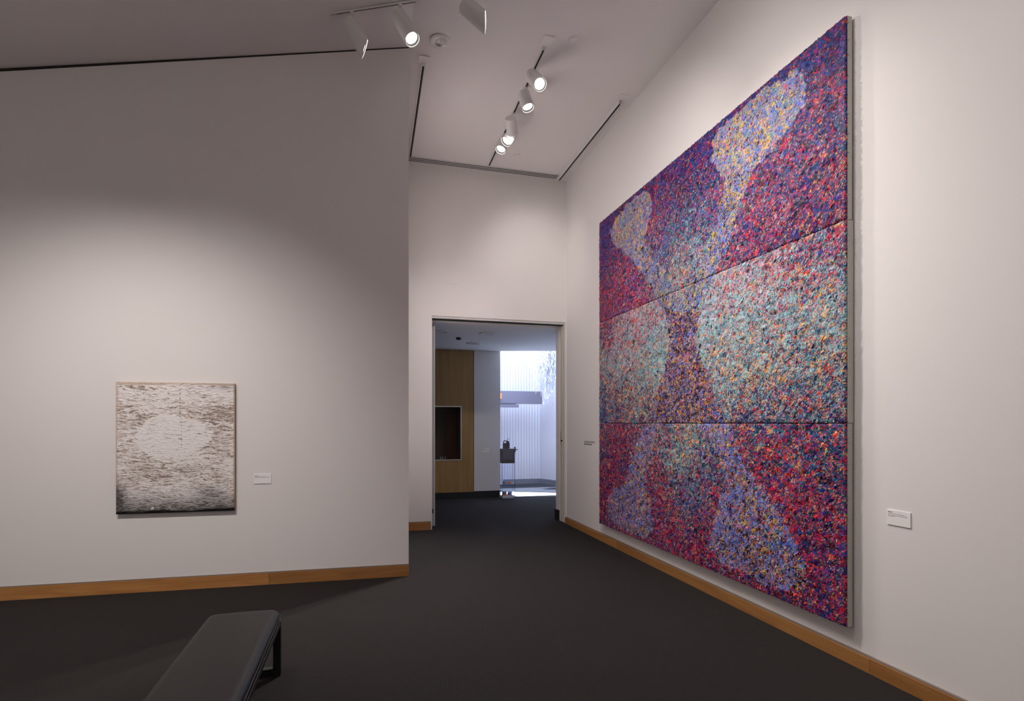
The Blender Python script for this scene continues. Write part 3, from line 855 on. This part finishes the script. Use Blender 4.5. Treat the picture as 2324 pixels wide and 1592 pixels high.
art = empty('large_painting', (XW - .015, PY0 - PW / 2, PZ0))
tag(art, 'huge thickly painted abstract in crimson, navy and pale blue on three stacked canvases', 'painting')
ph = PH / 3
for panel in range(3):
    z0 = PZ0 + panel * ph + (.0009 if panel else 0); z1 = PZ0 + (panel + 1) * ph - (.0009 if panel < 2 else 0)
    back = XW - (.015, .008, .018)[panel]
    st = MB().box((PX + .014, PY0 - PW, z0), (back, PY0, z1)).obj('canvas_panel', M['canvas_side'], art, bevel=.003)
    # base coat: displaced grid
    nu, nv = 520, 180
    U, Vv = np.meshgrid(np.linspace(0, 1, nu), np.linspace(0, 1, nv), indexing='ij')
    u = U.ravel(); v = (z0 + (z1 - z0) * Vv.ravel() - PZ0) / PH
    edge = (np.minimum.reduce([U, 1 - U, Vv, 1 - Vv]).ravel() < 1e-6)
    hgt = np.where(edge, -.012, relief(u, v) + .002)
    P = np.stack([PX - hgt, PY0 - u * PW, PZ0 + v * PH], 1)
    ii = (np.arange(nu - 1)[:, None] * nv + np.arange(nv - 1)[None, :]).ravel()
    T = np.concatenate([np.stack([ii, ii + nv, ii + nv + 1], 1), np.stack([ii, ii + nv + 1, ii + 1], 1)])
    mk_np('base_coat', P, T, M['impasto'], st, colors=pick(u, v, panel))
    # dabs of paint
    sets = ((105000, .0027, .0011, .0026), (15000, .0046, .0020, .0038), (2200, .0085, .003, .0050))
    VV = []; TT = []; CC = []; base = 0
    for (cnt, r0, rs, hh) in sets:
        u = rng.uniform(-.001, 1.001, cnt); v = (z0 + .003 + (z1 - z0 - .006) * rng.random(cnt) - PZ0) / PH
        R0 = np.maximum(.0013, rng.normal(r0, rs * .6, cnt))
        ang = rng.normal(math.radians(56), math.radians(26), cnt)
        el = rng.uniform(1.2, 2.9, cnt)
        h0 = relief(u, v)
        R0 = np.minimum(R0, .0035 + .35 * np.clip(np.minimum.reduce([u, 1 - u, v, 1 - v]), 0, 1))
        top = np.minimum(hh, R0 * 1.2) * rng.uniform(.55, 1.5, cnt)
        cc = pick(u, v, panel)
        m_ = 5
        th = np.arange(m_) * 2 * math.pi / m_
        rr = rng.uniform(.6, 1.3, (cnt, m_)) * R0[:, None]
        lx = rr * np.cos(th) * el[:, None]; ly = rr * np.sin(th)
        ca, sa = np.cos(ang)[:, None], np.sin(ang)[:, None]
        du = lx * ca - ly * sa; dv = lx * sa + ly * ca
        tilt = rng.normal(0, .22, (cnt, 1)); tilt2 = rng.normal(0, .22, (cnt, 1))
        rim_h = h0[:, None] + .35 * top[:, None] * rng.random((cnt, m_)) + tilt * du + tilt2 * dv
        Y = (PY0 - u * PW)[:, None]; Z = (PZ0 + v * PH)[:, None]
        zz = Z + dv
        if panel < 2: zz = np.minimum(zz, z1 + .0)
        if panel > 0: zz = np.maximum(zz, z0)
        rim = np.stack([PX - rim_h, Y - du, zz], 2)
        cen = np.stack([PX - (h0 + top), Y[:, 0] - .2 * R0, np.clip(Z[:, 0] + .1 * R0, z0, z1)], 1)[:, None, :]
        A_ = np.concatenate([cen, rim], 1)
        VV.append(A_.reshape(-1, 3)); CC.append(np.repeat(cc, m_ + 1, 0))
        b0 = base + np.arange(cnt)[:, None] * (m_ + 1)
        k_ = np.arange(m_)[None, :]
        # u runs towards -Y, so this winding faces into the room
        TT.append(np.stack([np.repeat(b0, m_, 1), b0 + 1 + k_, b0 + 1 + (k_ + 1) % m_], 2).reshape(-1, 3))
        base += cnt * (m_ + 1)
    o = mk_np('paint_dabs', np.concatenate(VV), np.concatenate(TT), M['impasto'], st, colors=np.concatenate(CC))
    tag(o, kind='stuff')
    # loose fibres hanging over the near edge
    mb = MB()
    for k in range(26):
        z = rng.uniform(z0 + .01, z1 - .01); d = rng.uniform(.006, .022)
        mb.tube((PX + rng.uniform(-.004, .008), PY0 - PW + .006, z), (PX + rng.uniform(0, .014), PY0 - PW - d, z + rng.normal(0, .02)), rng.uniform(.0012, .003), 5, .0008)
    tag(mb.obj('loose_fibres', M[('brown', 'lobbeam', 'brown')[panel]], st), kind='stuff')

# ------------------------------------------------------------------ the white canvas on the left wall
CW, CH, CS = .957, 1.160, 1.565      # width, height, distance of its right edge from the wall's free end
CZ = .702


def blur(a, sx, sy):
    fx = np.fft.fftfreq(a.shape[0])[:, None]; fy = np.fft.fftfreq(a.shape[1])[None, :]
    g = np.exp(-2 * (math.pi ** 2) * ((fx * sx) ** 2 + (fy * sy) ** 2))
    r = np.fft.ifft2(np.fft.fft2(a) * g).real
    return (r - r.mean()) / (r.std() + 1e-9)


nu, nv = 340, 410
U, T_ = np.meshgrid(np.linspace(0, 1, nu), np.linspace(0, 1, nv), indexing='ij')   # T_ runs downwards
nz = lambda sx, sy: blur(rng.normal(0, 1, (nu, nv)), sx, sy)
fine = nz(6.5, .5); fine2 = nz(3, .5); mid = nz(22, 1.8); big = nz(40, 22); spk = nz(1.6, .8)
wob = nz(30, 30) * .02
oval = ((U - .48) / .315) ** 2 + ((T_ + wob - .43) / .165) ** 2
sm = lambda a, b_, x: np.clip((x - a) / (b_ - a), 0, 1) ** 2 * (3 - 2 * np.clip((x - a) / (b_ - a), 0, 1))
dens = .30 + .55 * sm(1.0, 1.25, oval) * (1 - sm(2.6, 5.5, oval) * .55) + .25 * big
dens += .45 * np.exp(-((T_ - .22) / .09) ** 2) * sm(.1, .35, U) - .5 * np.exp(-((T_ - .08) / .06) ** 2)
dens += .25 * np.exp(-((T_ - .74) / .07) ** 2)
dens -= .35 * np.exp(-((T_ - .60) / .05) ** 2 - ((U - .45) / .3) ** 2)
dens = np.where(oval < 1.0, -.55, dens)
scr = fine * .75 + mid * .25 + fine2 * .62
sh_ = np.rint(3.2 * nz(26, 14) + 1.3 * nz(9, 5)).astype(int)
scr = scr[np.arange(nu)[:, None], (np.arange(nv)[None, :] + sh_) % nv]
k1 = sm(.7, 1.5, scr + dens * 1.1)
k2 = sm(1.7, 2.4, scr + dens * .9 + .6 * spk)
col = np.empty((nu, nv, 3)); col[:] = srgb(236, 231, 229)
tan = srgb(168, 142, 118); drk = srgb(60, 50, 44)
col += (k1 * .62)[..., None] * (tan - col)
col += (k2 * .6)[..., None] * (drk - col)
# raw edges, sprayed greys and black foot
rawt = sm(.022, .008, T_ + .006 * mid) ; rawr = np.maximum(sm(.982, .994, U), sm(.02, .006, U + .004 * nz(2, 20)) * .8)
col += (np.maximum(rawt, rawr) * .8)[..., None] * (srgb(196, 172, 150) - col)
gry = .9 * np.exp(-((T_ - 1.0) / .11) ** 2) + .9 * np.exp(-((U - .0) / .07) ** 2 - ((T_ - .86) / .10) ** 2) + .35 * np.exp(-((T_ - .86) / .06) ** 2 - ((U - .78) / .12) ** 2)
gry += .3 * np.exp(-((T_ - .03) / .03) ** 2 - ((U - .9) / .12) ** 2) + .2 * np.exp(-((T_ - .68) / .04) ** 2 - ((U - .58) / .1) ** 2)
gry = np.clip(gry * (1 + .18 * fine2), 0, .9)
col += gry[..., None] * (srgb(48, 48, 48) - col)
wht = sm(.9, 1.6, nz(5, 2.5)) * np.exp(-((T_ - .965) / .022) ** 2 - ((U - .36) / .09) ** 2)
col += np.clip(wht * 1.4, 0, .9)[..., None] * (srgb(225, 222, 220) - col)
foot = sm(.974, .988, T_ + .003 * mid + .008 * (U - .5))
col += foot[..., None] * (srgb(10, 9, 9) - col)
for uu, t0, t1 in ((.543, .27, .51), (.53, .04, .28), (.43, .06, .2), (.2, .04, .07), (.75, .25, .42)):
    dots = (np.abs(U - uu) < .0022) & (T_ > t0) & (T_ < t1) & (np.sin(T_ * 260 + 3 * big) > .35)
    col[dots] = srgb(50, 44, 40)
hgt = .0009 * (scr - 1.2 * k1) + .0004 * spk
hgt = np.where(oval < 1, hgt * .6, hgt)
r = empty('white_canvas', lw(CS + CW / 2, CZ, 0))
tag(r, 'white scraped canvas with pale oval and black lower edge on the left wall', 'painting')
a = lambda s, d, z: lw(CS + CW - s, CZ + z, d)
V = [a(0, .002, 0), a(CW, .002, 0), a(CW, .034, 0), a(0, .034, 0), a(0, .002, CH), a(CW, .002, CH), a(CW, .034, CH), a(0, .034, CH)]
mk('stretched_canvas', V, [(3, 2, 1, 0), (4, 5, 6, 7), (0, 1, 5, 4), (1, 2, 6, 5), (2, 3, 7, 6), (3, 0, 4, 7)], mat('raw_canvas', (.34, .25, .18), .85, bump=(500, .2, .001), vary=.2, vscale=30), r)
u = U.ravel(); t = T_.ravel()
org = np.array(lw(CS + CW, 0, 0)); dirv = -LDIR
P = org[None, :] + u[:, None] * CW * dirv[None, :] + LNRM[None, :] * (.0375 + hgt.ravel())[:, None]
P[:, 2] = CZ + CH * (1 - t)
ed = (np.minimum.reduce([U, 1 - U, T_, 1 - T_]).ravel() < 1e-6)
P[ed] -= LNRM * .006
ii = (np.arange(nu - 1)[:, None] * nv + np.arange(nv - 1)[None, :]).ravel()
T = np.concatenate([np.stack([ii, ii + 1, ii + nv + 1], 1), np.stack([ii, ii + nv + 1, ii + nv], 1)])
mk_np('paint_surface', P, T, M['canvas_paint'], r, colors=np.clip(col.reshape(-1, 3), 0, 1), smooth=True)
mk('black_foot_edge', [a(0, .0345, 0), a(CW, .0345, 0), a(CW, .0345, .012), a(0, .0345, .012), a(0, .002, -.001), a(CW, .002, -.001), a(CW, .0345, -.001), a(0, .0345, -.001)],
   [(0, 1, 2, 3), (4, 5, 6, 7), (7, 6, 1, 0)], M['black'], r)

# ------------------------------------------------------------------ the bench
bx0, bx1, by0, by1 = -.868, -.472, 1.95, 3.55
be = empty('bench', ((bx0 + bx1) / 2, (by0 + by1) / 2, 0))
tag(be, 'low black leather bench with black metal frame on the dark carpet', 'bench')
# cushion: rounded slab with a soft crown
nx, ny = 22, 60
zt, zb = .400, .325


def cush(i, j):
    s, t = i / (nx - 1) * 2 - 1, j / (ny - 1) * 2 - 1
    cx_, cy_ = (bx0 + bx1) / 2, (by0 + by1) / 2
    hx, hy = (bx1 - bx0) / 2, (by1 - by0) / 2
    sx = math.copysign(abs(s) ** .8, s)
    x_, y_ = cx_ + hx * math.sin(sx * math.pi / 2) if False else cx_ + hx * s, cy_ + hy * t
    ex = max(0, abs(s) * hx - (hx - .045)) / .045; ey = max(0, abs(t) * hy - (hy - .045)) / .045
    e_ = min(1, math.hypot(ex, ey))
    return x_, y_, zb + .035 + (zt - zb - .035) * math.sqrt(max(0, 1 - e_ * e_)) - .006 * (s * s)


# non-uniform grid so that the edge roll is well resolved
def axis(lo, hi, n_, edge):
    q_ = np.linspace(0, 1, 9) ** 1.6
    a_ = lo + edge * (1 - np.cos(np.linspace(0, math.pi / 2, 9)))
    b_ = hi - edge * (1 - np.cos(np.linspace(0, math.pi / 2, 9)))[::-1]
    return np.concatenate([a_, np.linspace(lo + edge, hi - edge, n_)[1:-1], b_])


ed_ = .05
gx = axis(bx0, bx1, 12, ed_); gy = axis(by0, by1, 30, ed_)
V = []; F = []
for x in gx:
    for y in gy:
        ex = max(0, (bx0 + ed_ - x) / ed_, (x - bx1 + ed_) / ed_); ey = max(0, (by0 + ed_ - y) / ed_, (y - by1 + ed_) / ed_)
        e_ = min(1, (ex ** 2.2 + ey ** 2.2) ** (1 / 2.2))
        s = (x - (bx0 + bx1) / 2) / ((bx1 - bx0) / 2)
        z = zb + .03 + (zt - zb - .03) * math.sqrt(max(0, 1 - e_ * e_)) - .004 * s * s
        sc = 1.0
        c_ = max(0, math.hypot(ex, ey) - 1) * .5
        V.append((x - c_ * ed_ * math.copysign(1, s) * .6, y - c_ * ed_ * math.copysign(1, y - 2.75) * .6, z))
ny_ = len(gy)
for i in range(len(gx) - 1):
    for j in range(ny_ - 1):
        F.append((i * ny_ + j, (i + 1) * ny_ + j, (i + 1) * ny_ + j + 1, i * ny_ + j + 1))
loop = [i * ny_ for i in range(len(gx))] + [(len(gx) - 1) * ny_ + j for j in range(1, ny_)] + [i * ny_ + ny_ - 1 for i in range(len(gx) - 2, -1, -1)] + [j for j in range(ny_ - 2, 0, -1)]
nb = len(V)
for k in loop: V.append((V[k][0], V[k][1], zb))
L_ = len(loop)
for k in range(L_):
    F.append((loop[(k + 1) % L_], loop[k], nb + k, nb + (k + 1) % L_))
F.append(tuple(nb + k for k in range(L_ - 1, -1, -1)))
cu_ = mk('cushion', V, F, M['leather'], be, smooth=True)
# piping line along the lower edge of the cushion
mb = MB()
for (xa, ya, xb, yb) in ((bx1, by0 + .02, bx1, by1 - .02), (bx0, by0 + .02, bx0, by1 - .02), (bx0 + .02, by1, bx1 - .02, by1), (bx0 + .02, by0, bx1 - .02, by0)):
    mb.tube((xa, ya, zb + .028), (xb, yb, zb + .028), .004, 8)
mb.obj('piping', M['leather'], cu_, smooth=True)
fr = .042
b = MB()
b.box((bx0 + .004, by0 + .004, zb - .03), (bx0 + .03, by1 + .004, zb)); b.box((bx1 - .026, by0 + .004, zb - .03), (bx1 + .002, by1 + .004, zb))
b.box((bx0 + .03, by0 + .004, zb - .03), (bx1 - .026, by0 + .03, zb)); b.box((bx0 + .03, by1 - .022, zb - .03), (bx1 - .026, by1 + .004, zb))
b.obj('seat_rail', M['black'], be, bevel=.002)
for yy in (by0 + .0, by1 - .036):
    for xx in (bx0 + .004, bx1 - fr + .002):
        MB().box((xx, yy, 0), (xx + fr, yy + .042, zb - .03)).obj('leg', M['black'], be, bevel=.002)
    MB().box((bx0 + fr, yy, 0), (bx1 - fr, yy + .042, .045)).obj('floor_bar', M['black'], be, bevel=.002)
